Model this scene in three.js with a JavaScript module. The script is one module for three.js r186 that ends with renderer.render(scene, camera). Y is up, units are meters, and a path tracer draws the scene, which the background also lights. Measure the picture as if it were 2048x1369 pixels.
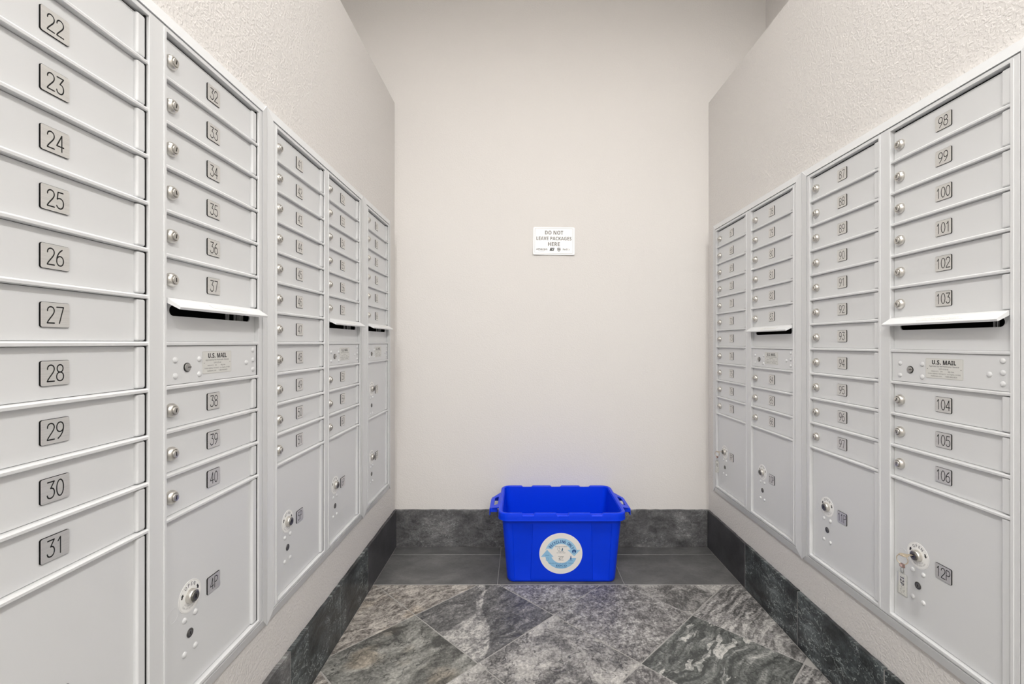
import * as THREE from 'three';
import { RoundedBoxGeometry } from 'three/addons/geometries/RoundedBoxGeometry.js';
import { mergeGeometries, toCreasedNormals } from 'three/addons/utils/BufferGeometryUtils.js';
import { RectAreaLightUniformsLib } from 'three/addons/lights/RectAreaLightUniformsLib.js';

// ---------------------------------------------------------------- camera, lights, exposure
const scene = new THREE.Scene();
scene.background = new THREE.Color(0x000000);
const EYE = 1.161, FOC = 918;                       // eye height (m), focal length in pixels of the 2048 x 1369 frame
const camera = new THREE.PerspectiveCamera(2 * Math.atan(684.5 / FOC) * 180 / Math.PI, 2048 / 1369, 0.05, 30);
camera.position.set(0, EYE, 0);
camera.lookAt(0, EYE, -10);
camera.setViewOffset(2048, 1369, -19, -1.5, 2048, 1369);   // small lens shift: the vanishing point is right of the centre
scene.add(camera);
const renderer = new THREE.WebGLRenderer({ antialias: true });
renderer.toneMapping = THREE.LinearToneMapping;
renderer.toneMappingExposure = 0.915;
renderer.shadowMap.enabled = true;
RectAreaLightUniformsLib.init();
const CEIL = 3.12;
const LIGHTS = [[-0.64, -0.80], [0.99, -0.80], [-0.64, 1.10], [0.99, 1.10], [-0.64, 3.0], [0.99, 3.0]];   // unseen ceiling fixtures (x, z); pairs behind the camera are added fill
const LIGHT_POWER = 84, LIGHT_SIZE = 0.30, LIGHT_COLOR = 0xfffdfa;

// ---------------------------------------------------------------- main measures
const D = 2.619;                   // back wall
const WL = -0.724, WR = 1.068;     // side wall planes
const FL = -0.708, FR = 1.048;     // mailbox front planes
const LEDGE = 2.53;                // side walls end here, niche above
const NL = -1.10, NR = 1.394;      // niche side walls
const ZF = 4.4;                    // wall behind the camera
const BBH = 0.213, BBT = 0.013;    // baseboard height, thickness

// ---------------------------------------------------------------- helpers
let seedState = 7;
function rnd() { seedState = (seedState * 1664525 + 1013904223) >>> 0; return seedState / 4294967296; }
const used = {};
function numbered(n) { if (!(n in used)) { used[n] = 0; return n; } used[n]++; return n + '_' + String(used[n]).padStart(3, '0'); }
function mesh(name, geo, mat, parent) {
  const m = new THREE.Mesh(geo, mat); m.name = name; m.castShadow = true; m.receiveShadow = true;
  (parent || scene).add(m); return m;
}
function thing(name, label, category, group) {
  const g = new THREE.Group(); g.name = numbered(name); g.userData = { label, category };
  if (group) g.userData.group = group;
  scene.add(g); return g;
}
function struct(name, geo, mat) { const m = mesh(name, geo, mat); m.userData.kind = 'structure'; return m; }
function box(w, h, d, x = 0, y = 0, z = 0) { const g = new THREE.BoxGeometry(w, h, d); g.translate(x, y, z); return g; }
function rbox(w, h, d, r, x = 0, y = 0, z = 0, seg = 2) { const g = new RoundedBoxGeometry(w, h, d, seg, r); g.translate(x, y, z); return g; }
function plain(g) { const n = g.index ? g.toNonIndexed() : g; for (const k of Object.keys(n.attributes)) if (!['position', 'normal', 'uv'].includes(k)) n.deleteAttribute(k); return n; }
function merge(list) { return mergeGeometries(list.map(plain)); }
function tint(g, c) {      // vertex colour for small fittings of two tones
  const n = plain(g), k = n.attributes.position.count, a = new Float32Array(k * 3);
  for (let i = 0; i < k; i++) { a[3 * i] = c; a[3 * i + 1] = c; a[3 * i + 2] = c; }
  n.setAttribute('color', new THREE.BufferAttribute(a, 3)); return n;
}
function lathe(pts, seg = 24) { const g = new THREE.LatheGeometry(pts.map(p => new THREE.Vector2(p[0], p[1])), seg); g.rotateX(Math.PI / 2); return g; } // axis -> +z
function roundRect(w, h, r, x = 0, y = 0) {
  const s = new THREE.Shape(), a = x - w / 2, b = x + w / 2, c = y - h / 2, d = y + h / 2;
  s.moveTo(a + r, c); s.lineTo(b - r, c); s.absarc(b - r, c + r, r, -Math.PI / 2, 0, false);
  s.lineTo(b, d - r); s.absarc(b - r, d - r, r, 0, Math.PI / 2, false);
  s.lineTo(a + r, d); s.absarc(a + r, d - r, r, Math.PI / 2, Math.PI, false);
  s.lineTo(a, c + r); s.absarc(a + r, c + r, r, Math.PI, 1.5 * Math.PI, false); return s;
}
function rectPath(w, h, x, y) { const p = new THREE.Path(); p.moveTo(x - w / 2, y - h / 2); p.lineTo(x - w / 2, y + h / 2); p.lineTo(x + w / 2, y + h / 2); p.lineTo(x + w / 2, y - h / 2); p.closePath(); return p; }
function rectShape(x0, y0, x1, y1) { const s = new THREE.Shape(); s.moveTo(x0, y0); s.lineTo(x1, y0); s.lineTo(x1, y1); s.lineTo(x0, y1); s.closePath(); return s; }
function extrude(shape, depth, bevel = 0, curve = 8) {
  return new THREE.ExtrudeGeometry(shape, { depth, bevelEnabled: bevel > 0, bevelThickness: bevel, bevelSize: bevel, bevelOffset: -bevel, bevelSegments: 1, curveSegments: curve });
}

// ---------------------------------------------------------------- procedural noise (periodic lattice noise)
function hash(x, y, s) { let h = Math.imul(x, 374761393) ^ Math.imul(y, 668265263) ^ Math.imul(s, 2246822519); h = Math.imul(h ^ (h >>> 13), 1274126177); return ((h ^ (h >>> 16)) >>> 0) / 4294967296; }
function pn(x, y, px, py, s) {          // value noise, period px,py, result -1..1
  const xi = Math.floor(x), yi = Math.floor(y); let fx = x - xi, fy = y - yi;
  fx = fx * fx * fx * (fx * (fx * 6 - 15) + 10); fy = fy * fy * fy * (fy * (fy * 6 - 15) + 10);
  const x0 = ((xi % px) + px) % px, x1 = (x0 + 1) % px, y0 = ((yi % py) + py) % py, y1 = (y0 + 1) % py;
  const a = hash(x0, y0, s), b = hash(x1, y0, s), c = hash(x0, y1, s), d = hash(x1, y1, s);
  return (a + (b - a) * fx + (c - a) * fy + (a - b - c + d) * fx * fy) * 2 - 1;
}
function fbm(u, v, fx, fy, oct, s, gain = 0.5) {
  let t = 0, a = 1, n = 0;
  for (let i = 0; i < oct; i++) { t += a * pn(u * fx, v * fy, fx, fy, s + i * 17); n += a; a *= gain; fx *= 2; fy *= 2; }
  return t / n * 1.6;
}
const sstep = (a, b, x) => { const t = Math.min(1, Math.max(0, (x - a) / (b - a))); return t * t * (3 - 2 * t); };
function dataTex(N, M, fn, srgb, ch = 4) {
  const d = new Uint8Array(N * M * 4);
  for (let j = 0; j < M; j++) for (let i = 0; i < N; i++) {
    const c = fn((i + 0.5) / N, (j + 0.5) / M), k = 4 * (j * N + i);
    d[k] = Math.max(0, Math.min(255, c[0])); d[k + 1] = Math.max(0, Math.min(255, c[1])); d[k + 2] = Math.max(0, Math.min(255, c[2])); d[k + 3] = 255;
  }
  const t = new THREE.DataTexture(d, N, M, THREE.RGBAFormat);
  t.wrapS = t.wrapT = THREE.RepeatWrapping; t.magFilter = THREE.LinearFilter; t.minFilter = THREE.LinearMipmapLinearFilter; t.generateMipmaps = true;
  if (srgb) t.colorSpace = THREE.SRGBColorSpace; t.needsUpdate = true; return t;
}
function canvasTex(w, h, draw) {
  const c = document.createElement('canvas'); c.width = w; c.height = h; draw(c.getContext('2d'), w, h);
  const t = new THREE.CanvasTexture(c); t.colorSpace = THREE.SRGBColorSpace; t.magFilter = THREE.LinearFilter; t.anisotropy = 8; return t;
}

// ---------------------------------------------------------------- materials
// orange-peel wall paint, one texture repeat = 0.5 m
const peel = dataTex(1024, 1024, (u, v) => {
  const a = fbm(u, v, 95, 95, 3, 11, 0.5), b = fbm(u, v, 9, 9, 2, 31);
  const g = 128 + 105 * sstep(-0.5, 0.75, a) - 50 + 12 * b; return [g, g, g];
}, false);
peel.repeat.set(2, 2);
const wallMat = new THREE.MeshStandardMaterial({ color: new THREE.Color(0.720, 0.697, 0.674), roughness: 0.62, bumpMap: peel, bumpScale: 0.0018 });
const backWallMat = new THREE.MeshStandardMaterial({ color: new THREE.Color(0.720, 0.697, 0.674), roughness: 0.7, bumpMap: peel, bumpScale: 0.0006 });
const ceilMat = new THREE.MeshStandardMaterial({ color: new THREE.Color(0.88, 0.87, 0.86), roughness: 0.85 });
const paint = new THREE.MeshStandardMaterial({ color: new THREE.Color(0.70, 0.71, 0.718), roughness: 0.42, metalness: 0.0 });
const trimMat = new THREE.MeshStandardMaterial({ color: new THREE.Color(0.70, 0.71, 0.718), roughness: 0.36, metalness: 0.0 });
const flapMat = new THREE.MeshStandardMaterial({ color: new THREE.Color(0.70, 0.71, 0.715), roughness: 0.4 });
const darkIn = new THREE.MeshStandardMaterial({ color: 0x0b0b0b, roughness: 0.9 });  // near-black colour stands in for shade in door gaps and cabinet insides
const nickel = new THREE.MeshStandardMaterial({ color: new THREE.Color(0.68, 0.66, 0.62), roughness: 0.33, metalness: 0.85, vertexColors: true });
const steelDark = new THREE.MeshStandardMaterial({ color: new THREE.Color(0.62, 0.61, 0.59), roughness: 0.4, metalness: 0.7, vertexColors: true });

// ---------------------------------------------------------------- number plates: one atlas of engraved numbers
const GLYPH = {
  '0': c => c.ellipse(5, 10, 5, 10, 0, 0, 7), '1': c => { c.moveTo(2, 4.2); c.lineTo(5.5, 0); c.lineTo(5.5, 20); },
  '2': c => { c.moveTo(0.3, 5); c.bezierCurveTo(0.3, -1.7, 10, -1.7, 10, 5); c.bezierCurveTo(10, 9.5, 2, 15, 0, 20); c.lineTo(10.2, 20); },
  '3': c => { c.moveTo(0.5, 0); c.lineTo(10, 0); c.lineTo(4.8, 8); c.bezierCurveTo(12, 7, 12, 20, 4.8, 20); c.bezierCurveTo(2.2, 20, 0.5, 18.6, 0, 16); },
  '4': c => { c.moveTo(7.6, 20); c.lineTo(7.6, 0); c.lineTo(0, 14.2); c.lineTo(10.4, 14.2); },
  '5': c => { c.moveTo(9.4, 0); c.lineTo(2, 0); c.lineTo(0.8, 8.8); c.bezierCurveTo(4, 6.2, 10, 7, 10, 13.6); c.bezierCurveTo(10, 21.5, 2, 22, 0, 17); },
  '6': c => { c.moveTo(8, 0); c.bezierCurveTo(3, 3, 0, 8, 0, 14); c.bezierCurveTo(0, 6.2, 10, 6.2, 10, 14); c.bezierCurveTo(10, 22, 0, 22, 0, 14); },
  '7': c => { c.moveTo(0, 0); c.lineTo(10, 0); c.lineTo(4, 20); },
  '8': c => { c.moveTo(5, 9.2); c.bezierCurveTo(-0.8, 9.2, -0.8, 0, 5, 0); c.bezierCurveTo(10.8, 0, 10.8, 9.2, 5, 9.2); c.bezierCurveTo(-1.8, 9.2, -1.8, 20, 5, 20); c.bezierCurveTo(11.8, 20, 11.8, 9.2, 5, 9.2); },
  '9': c => { c.moveTo(10, 6); c.bezierCurveTo(10, 13.8, 0, 13.8, 0, 6); c.bezierCurveTo(0, -2, 10, -2, 10, 6); c.bezierCurveTo(10, 12, 7, 17, 2, 20); },
  'P': c => { c.moveTo(0.5, 20); c.lineTo(0.5, 0); c.lineTo(5, 0); c.bezierCurveTo(11.5, 0, 11.5, 10.4, 5, 10.4); c.lineTo(0.5, 10.4); },
};
const CODES = []; for (let i = 21; i <= 106; i++) CODES.push(String(i)); for (let i = 3; i <= 12; i++) CODES.push(i + 'P');
const CELLW = 128, CELLH = 112, ACOL = 16, AROW = 7;
const atlas = canvasTex(2048, 1024, (c) => {
  c.fillStyle = '#0e0e0e'; c.fillRect(0, 0, 2048, 1024);
  CODES.forEach((code, i) => {
    const x0 = (i % ACOL) * CELLW, y0 = Math.floor(i / ACOL) * CELLH;
    c.fillStyle = '#dfdedb'; c.fillRect(x0, y0, CELLW, CELLH);
    for (let k = 0; k < 60; k++) { const yy = y0 + rnd() * CELLH; c.strokeStyle = rnd() > 0.5 ? 'rgba(255,255,255,0.06)' : 'rgba(60,60,60,0.05)'; c.lineWidth = 1; c.beginPath(); c.moveTo(x0, yy); c.lineTo(x0 + CELLW, yy); c.stroke(); }
    const k = 3.4, sq = 0.84, adv = code.length > 2 ? 12.6 : 13.6, wd = adv * (code.length - 1) + 10;
    c.save(); c.translate(x0 + CELLW / 2 - wd * k * sq / 2, y0 + CELLH / 2 - 10 * k); c.scale(k * sq, k);
    c.strokeStyle = '#161616'; c.lineWidth = 1.5; c.lineCap = 'round'; c.lineJoin = 'round';
    [...code].forEach((ch, j) => { c.save(); c.translate(j * adv, 0); c.beginPath(); GLYPH[ch](c); c.stroke(); c.restore(); });
    c.restore();
  });
});
const plateMat = new THREE.MeshStandardMaterial({ map: atlas, roughness: 0.5, metalness: 0.7 });
const plateBase = extrude(roundRect(0.0445, 0.0385, 0.0035), 0.0018, 0.0005, 4);
function plateGeo(code) {
  const g = plateBase.clone(), i = CODES.indexOf(code), p = g.attributes.position, n = g.attributes.normal, uv = g.attributes.uv;
  const x0 = (i % ACOL) * CELLW, y0 = Math.floor(i / ACOL) * CELLH;
  for (let k = 0; k < p.count; k++) {
    if (n.getZ(k) > 0.9) {
      const a = (p.getX(k) / 0.0445 + 0.5) * (CELLW - 6) + 3, b = (0.5 - p.getY(k) / 0.0385) * (CELLH - 6) + 3;
      uv.setXY(k, (x0 + a) / 2048, 1 - (y0 + b) / 1024);
    } else uv.setXY(k, 0.5, 0.05);        // black core of the engraving plastic shows on the edges
  }
  return g;
}

// ---------------------------------------------------------------- mailbox fittings
const W = 0.320, U = 0.0889, TOP = 0.6205, BOT = -0.747, NDIV = 11;   // opening width, row height, opening top / bottom from eye level
const FRT = 0.631, FRB = -0.758, TRT = 0.661, TRB = -0.790;            // frame and trim top / bottom
const BASE = TRB;
const REC = -0.010;                                                     // door face behind the frame face
const SIDE = 0.018;                                                     // side frame width
const lockGeo = mergeGeometries([
  tint(lathe([[0.0145, 0], [0.0145, 0.0035], [0.0138, 0.006], [0.0115, 0.0095], [0.0098, 0.0108], [0.0088, 0.0104], [0.0082, 0.0085], [0.0078, 0.0085]], 28), 1),
  tint(lathe([[0.0080, 0.0085], [0.0078, 0.0125], [0.0070, 0.0134], [0.0, 0.0134]], 24), 0.85),
  tint(box(0.0018, 0.0085, 0.0008, 0, 0, 0.01345), 0.03)]);
const parcelLockGeo = mergeGeometries([
  tint(lathe([[0.0150, 0], [0.0150, 0.007], [0.0140, 0.0098], [0.0122, 0.0110], [0.0110, 0.0102]], 28), 0.95),
  tint(lathe([[0.0112, 0.006], [0.0110, 0.0120], [0.0100, 0.0130], [0.0092, 0.0124], [0.0085, 0.0132], [0.0060, 0.0134], [0.0054, 0.0127], [0.0, 0.0127]], 24), 0.30),
  tint(box(0.0016, 0.0080, 0.0012, 0, 0, 0.0128), 0.02)]);
const camLockGeo = mergeGeometries([
  tint(lathe([[0.0095, 0], [0.0095, 0.0012], [0.0085, 0.0018], [0.0080, 0.0008], [0.0, 0.0008]], 24), 0.22),
  tint(lathe([[0.0060, 0.0006], [0.0058, 0.0016], [0.0, 0.0016]], 20), 0.35),
  tint(box(0.0014, 0.0062, 0.0006, 0, 0, 0.0017), 0.01)]);
const panelLockGeo = mergeGeometries([
  tint(lathe([[0.0098, 0], [0.0098, 0.0018], [0.0092, 0.0024], [0.0088, 0.0012]], 24), 0.06),
  tint(lathe([[0.0088, 0.001], [0.0086, 0.0030], [0.0078, 0.0036], [0.0, 0.0036]], 24), 0.62),
  tint(box(0.0095, 0.0016, 0.0008, 0.004, 0.0004, 0.0036), 0.02)]);
const rivetGeo = lathe([[0.0062, 0], [0.0059, 0.0016], [0.0047, 0.0030], [0.0025, 0.0039], [0, 0.0041]], 16);
const ringGeo = (() => { const g = new THREE.TorusGeometry(0.0145, 0.0007, 6, 36); return g; })();
const smallHole = lathe([[0.0022, 0.0001], [0.0020, 0.0006], [0, 0.0006]], 12);

function hingeGeo(h) { return rbox(0.0195, h, 0.011, 0.0042, W / 2 - 0.0125, 0, REC + 0.002, 3); }
function doorGeo(h) { return rbox(W - 0.0042, h, 0.009, 0.0008, -0.0011, 0, REC - 0.0045, 1); }
const BOXH = U - 0.0095;
const boxDoorGeo = doorGeo(BOXH), boxHingeGeo = hingeGeo(BOXH - 0.001);
const dividerGeo = (() => {     // moulded strip between two doors
  const s = new THREE.Shape(); const pts = [[-0.012, -0.0042], [-0.0015, -0.0042], [0.0, -0.0030], [0.0002, 0.0012], [-0.0022, 0.0040], [-0.012, 0.0042]];
  pts.forEach((p, i) => i ? s.lineTo(p[0], p[1]) : s.moveTo(p[0], p[1])); s.closePath();
  const g = new THREE.ExtrudeGeometry(s, { depth: W, bevelEnabled: false });
  g.rotateY(Math.PI / 2); g.scale(-1, 1, 1);      // profile x -> +z
  const idx = g.attributes.position; const out = g.toNonIndexed ? plain(g) : g;
  // flip winding after the mirror
  const a = out.attributes.position.array; for (let i = 0; i < a.length; i += 9) for (let k = 0; k < 3; k++) { const t = a[i + 3 + k]; a[i + 3 + k] = a[i + 6 + k]; a[i + 6 + k] = t; }
  out.computeBoundingBox(); const b = out.boundingBox; out.translate(-(b.min.x + b.max.x) / 2, 0, 0);
  out.computeBoundingBox(); if (out.boundingBox.max.z > 0.005) { out.scale(1, 1, -1); for (let i = 0; i < a.length; i += 9) for (let k = 0; k < 3; k++) { const t = a[i + 3 + k]; a[i + 3 + k] = a[i + 6 + k]; a[i + 6 + k] = t; } }
  out.computeVertexNormals(); return out;
})();

// OPEN disc on the parcel doors
const openTex = canvasTex(256, 256, (c) => {
  c.fillStyle = '#f4f4f2'; c.fillRect(0, 0, 256, 256);
  c.strokeStyle = '#c9c9c6'; c.lineWidth = 2; c.beginPath(); c.arc(128, 128, 121, 0, 7); c.stroke();
  c.fillStyle = '#77777a'; c.textAlign = 'center'; c.textBaseline = 'middle';
  const arc = (txt, r, a0, step, font, up) => { c.font = font; [...txt].forEach((ch, i) => { const a = a0 + (i - (txt.length - 1) / 2) * step; c.save(); c.translate(128 + r * Math.cos(a), 128 + r * Math.sin(a)); c.rotate(up ? a + Math.PI / 2 : a - Math.PI / 2); c.fillText(ch, 0, 0); c.restore(); }); };
  arc('OPEN', 93, -Math.PI / 2, 0.36, 'bold 40px sans-serif', true);
  c.fillStyle = '#a9a9a8';
  arc('TURN KEY TO OPEN DOOR', 96, Math.PI / 2, -0.105, '17px sans-serif', false);
  arc('KEY STAYS IN LOCK', 74, Math.PI / 2, -0.12, '14px sans-serif', false);
  c.fillStyle = '#111';
  for (const [a, dir] of [[-2.75, 1], [-0.35, 1]]) {
    c.save(); c.translate(128 + 94 * Math.cos(a), 128 + 94 * Math.sin(a)); c.rotate(a + Math.PI / 2);
    c.fillRect(-20, -8, 22, 16); c.beginPath(); c.moveTo(0, -16); c.lineTo(20, 0); c.lineTo(0, 16); c.fill(); c.restore();
  }
});
const openMat = new THREE.MeshStandardMaterial({ map: openTex, roughness: 0.45 });
const discGeo = (() => {
  const g = plain(new THREE.CylinderGeometry(0.0335, 0.0335, 0.0009, 48)); g.rotateX(Math.PI / 2);
  const p = g.attributes.position, uv = g.attributes.uv; for (let i = 0; i < p.count; i++) uv.setXY(i, 0.5 + p.getX(i) / 0.0675, 0.5 + p.getY(i) / 0.0675);
  return g;
})();
// U.S. MAIL label
const mailTex = canvasTex(512, 256, (c) => {
  c.fillStyle = '#d6d6d2'; c.fillRect(0, 0, 512, 256);
  c.fillStyle = '#1a1a1a'; c.textAlign = 'center'; c.textBaseline = 'middle';
  c.font = 'bold 74px sans-serif'; c.fillText('U.S. MAIL', 256, 50, 345); c.strokeStyle = '#1a1a1a'; c.lineWidth = 2; c.strokeText('U.S. MAIL', 256, 50, 345);
  c.fillStyle = '#2c2c2c'; c.font = '25px sans-serif'; c.fillText('Approved by the Postmaster General', 256, 100, 410);
  c.fillStyle = '#3a3a3a'; c.font = '23px sans-serif'; c.fillText('USPS-STD-4C', 256, 134, 170);
  c.font = '19px sans-serif'; c.fillText('Model 4C15     S/N               Mfg. Date', 240, 164, 360);
  c.font = '20px sans-serif'; c.fillText('Contact Address: 1010 East St   Los Angeles, CA 9000', 256, 194, 450);
  c.font = '23px sans-serif'; c.fillText('mailboxes.com       1-800-MAILBOX', 256, 226, 400);
  c.beginPath(); c.arc(26, 134, 5, 0, 7); c.arc(486, 134, 5, 0, 7); c.fill();
  c.strokeStyle = '#bdbcb6'; c.lineWidth = 4; c.strokeRect(3, 3, 506, 250);
});
const mailMat = new THREE.MeshStandardMaterial({ map: mailTex, roughness: 0.5 });
// raised lettering on the flap, its relief shading painted as grey outlines
const flapTex = canvasTex(512, 64, (c) => {
  c.fillStyle = '#dededc'; c.fillRect(0, 0, 512, 64); c.font = 'bold 50px sans-serif'; c.textAlign = 'center'; c.textBaseline = 'middle';
  c.lineWidth = 4; c.strokeStyle = '#a2a29e'; c.strokeText('OUTGOING MAIL', 256, 34, 490); c.fillStyle = '#e6e6e4'; c.fillText('OUTGOING MAIL', 256, 34, 490);
});
const flapTextMat = new THREE.MeshStandardMaterial({ map: flapTex, roughness: 0.45 });
function faceUV(g, w, h) { const p = g.attributes.position, uv = g.attributes.uv; for (let i = 0; i < p.count; i++) uv.setXY(i, 0.5 + p.getX(i) / w, 0.5 + p.getY(i) / h); return g; }
const labelGeo = faceUV(extrude(roundRect(0.101, 0.0505, 0.003), 0.0006, 0, 4), 0.101, 0.0505);
const flapGeo = (() => {
  const pts = [[-0.012, 0.0925], [0.0035, 0.0898], [0.0047, 0.0878], [0.0262, 0.0735], [0.0275, 0.0712], [0.0255, 0.0668], [-0.004, 0.0820], [-0.012, 0.0838]];
  const s = new THREE.Shape(); pts.forEach((p, i) => i ? s.lineTo(-p[0], p[1]) : s.moveTo(-p[0], p[1])); s.closePath();
  const g = new THREE.ExtrudeGeometry(s, { depth: W - 0.004, bevelEnabled: false }); g.rotateY(Math.PI / 2); g.translate(-(W - 0.004) / 2, 0, 0); return g;
})();
const slotPanelGeo = (() => {
  const h = U - 0.009, s = rectShape(-W / 2 + 0.0005, -h / 2, W / 2 - 0.0005, h / 2);
  const rr = roundRect(W - 0.042, 0.0215, 0.0105, 0, 0.0235); const hole = new THREE.Path(rr.getPoints(8)); s.holes.push(hole);
  const g = extrude(s, 0.003); g.translate(0, 0, REC - 0.003); return g;
})();

const yBot = BOT - BASE;
function parcelDoor(parent, cx, y0, y1, code) {
  const bot = y0 < yBot + 0.001 ? 0.0012 : 0.0048, h = y1 - y0 - 0.0047 - bot, cy = (y0 + bot + y1 - 0.0047) / 2;
  const d = mesh('parcel_door', doorGeo(h), paint, parent); d.position.set(cx, cy, 0);
  mesh('hinge', hingeGeo(h - 0.001), paint, d);
  const big = h > 0.34, px = -W / 2, by = big ? 0.002 : 0.0;   // lock group relative to the door centre
  const pl = mesh('number_plate', plateGeo(code), plateMat, d); pl.position.set(-0.006, by - 0.006, REC);
  const dx = px + 0.079;
  const disc = mesh('lock_disc', discGeo, openMat, d); disc.position.set(dx, by + 0.004, REC + 0.0005); disc.userData.label = 'white disc reading OPEN around the lock';
  const lk = mesh('lock', parcelLockGeo, nickel, d); lk.position.set(dx, by + 0.004, REC + 0.0009);
  for (const [rx, ry] of [[-0.0165, -0.0445], [0.0165, -0.0435], [-0.0165, -0.117], [0.0165, -0.117]]) { const r = mesh('rivet', rivetGeo, paint, d); r.position.set(dx + rx, by + 0.004 + ry, REC); }
  const l2 = mesh('second_lock', camLockGeo, steelDark, d); l2.position.set(dx, by + 0.004 - 0.080, REC);
  const kn = mesh('knockout_ring', ringGeo, paint, d); kn.position.set(px + 0.031, by - 0.012, REC - 0.0003);
  return d;
}
function column(parent, cx, numbers, kind, parcels) {
  const yOf = h => h - BASE, top = k => yOf(TOP - k * U), rows = [];
  const boxRows = kind === 'plain' ? [0, 1, 2, 3, 4, 5, 6, 7, 8, 9, 10] : kind === 'slot' ? [0, 1, 2, 3, 4, 5, 8, 9, 10] : [0, 1, 2, 3, 4, 5];
  boxRows.forEach((k, i) => {
    const d = mesh('mailbox_door', boxDoorGeo, paint, parent); d.position.set(cx, (top(k) + top(k + 1)) / 2, 0);
    mesh('hinge', boxHingeGeo, paint, d);
    const pl = mesh('number_plate', plateGeo(numbers[i]), plateMat, d); pl.position.set(-0.006, -0.0002, REC);
    const lk = mesh('lock', lockGeo, nickel, d); lk.position.set(-W / 2 + 0.0235, -0.003, REC); lk.rotation.z = (rnd() - 0.5) * 0.5;
  });
  const div = kind === 'plain' ? [1, 2, 3, 4, 5, 6, 7, 8, 9, 10, 11] : kind === 'slot' ? [1, 2, 3, 4, 5, 7, 8, 9, 10, 11] : [1, 2, 3, 4, 5, 7, 8, 11];
  for (const k of div) { const m = mesh('divider_strip', dividerGeo, paint, parent); m.position.set(cx, top(k), 0); }
  if (kind !== 'plain') {
    const sp = mesh('mail_slot_panel', slotPanelGeo, paint, parent); sp.position.set(cx, (top(6) + top(7)) / 2, 0);
    const gd = mesh('slot_guard', merge([box(0.002, 0.03, 0.004, 0.088, 0.0235, REC - 0.03), box(0.002, 0.03, 0.004, 0.096, 0.0235, REC - 0.03), box(0.002, 0.03, 0.004, 0.122, 0.0235, REC - 0.03), box(0.014, 0.03, 0.01, 0.144, 0.0235, REC - 0.03)]), paint, sp);
    const fl = mesh('mail_flap', flapGeo, flapMat, parent); fl.position.set(cx, yOf(0), 0); fl.userData.label = 'open flap over the outgoing mail slot';
    const tx = mesh('raised_lettering', faceUV(plain(box(0.125, 0.0125, 0.0006)), 0.125, 0.0125), flapTextMat, fl);
    tx.position.set(0.012, 0.0805, 0.0162); tx.rotation.x = -Math.PI / 2 + Math.atan2(0.0143, 0.0215);
    const mp = mesh('mail_access_panel', doorGeo(BOXH), paint, parent); mp.position.set(cx, (top(7) + top(8)) / 2, 0.006); mp.userData.label = 'panel with a U.S. MAIL label, rivets and a lock';
    for (const [a, b] of [[0.0286, 0.0105], [0.0286, -0.0225], [0.099, 0.0105], [0.099, -0.023], [0.301, 0.027], [0.301, 0.001], [0.301, -0.0235], [0.272, -0.0045]]) { const r = mesh('rivet', rivetGeo, paint, mp); r.position.set(a - W / 2, b, REC); }
    const lk = mesh('lock', panelLockGeo, steelDark, mp); lk.position.set(0.062 - W / 2, -0.006, REC);
    const lb = mesh('mail_label', labelGeo, mailMat, mp); lb.position.set(0.160 - W / 2, 0.0015, REC); lb.userData.label = 'printed U.S. MAIL approval label';
  }
  if (kind === 'parcels') { parcelDoor(parent, cx, top(11), top(8), parcels[0]); parcelDoor(parent, cx, yOf(BOT), top(11), parcels[1]); }
  else parcelDoor(parent, cx, yOf(BOT), top(11), parcels[0]);
  const spans = kind === 'plain' ? [[TOP, BOT]] : [[TOP, TOP - 6 * U], [TOP - 7 * U, BOT]];      // no gap beside the fixed slot panel
  for (const [a, b] of spans) mesh('gap_shade_strip', box(0.0030, a - b - 0.002, 0.030, cx + W / 2 - 0.0015, yOf((a + b) / 2), -0.0188), darkIn, parent);  // dark strip added so the hinge-side gap looks like black shade
  // raised surround of the column
  const cyy = yOf((TOP + BOT) / 2), hh = TOP - BOT;
  const s = rectShape(cx - W / 2 - 0.007, cyy - hh / 2 - 0.007, cx + W / 2 + 0.007, cyy + hh / 2 + 0.006); s.holes.push(rectPath(W, hh, cx, cyy));
  const g = extrude(s, 0.0016, 0.0006); g.translate(0, 0, -0.0006); mesh('door_surround', g, paint, parent);
}
function mitre(p, q, zi, zo, zb) {   // p: inner edge ends, q: outer edge ends (x,y)
  const v = [[...p[0], zi], [...p[1], zi], [...q[1], zo], [...q[0], zo], [...p[0], zb], [...p[1], zb], [...q[1], zb], [...q[0], zb]];
  const f = [[0, 1, 2, 3], [7, 6, 5, 4], [0, 4, 5, 1], [1, 5, 6, 2], [2, 6, 7, 3], [3, 7, 4, 0]], pos = [];
  const c = [0, 1, 2].map(k => v.reduce((s, a) => s + a[k], 0) / 8);
  for (const q4 of f) {
    const [a, b, d] = [v[q4[0]], v[q4[1]], v[q4[2]]].map(x => new THREE.Vector3(...x));
    const n = b.clone().sub(a).cross(d.clone().sub(a)), o = a.clone().sub(new THREE.Vector3(...c)).dot(n) < 0;
    const t = o ? [0, 2, 1, 0, 3, 2] : [0, 1, 2, 0, 2, 3]; for (const k of t) pos.push(...v[q4[k]]);
  }
  const g = new THREE.BufferGeometry(); g.setAttribute('position', new THREE.Float32BufferAttribute(pos, 3)); g.computeVertexNormals();
  g.setAttribute('uv', new THREE.Float32BufferAttribute(new Float32Array(pos.length / 3 * 2), 2)); return g;
}
const TR = 0.0305;
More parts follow.
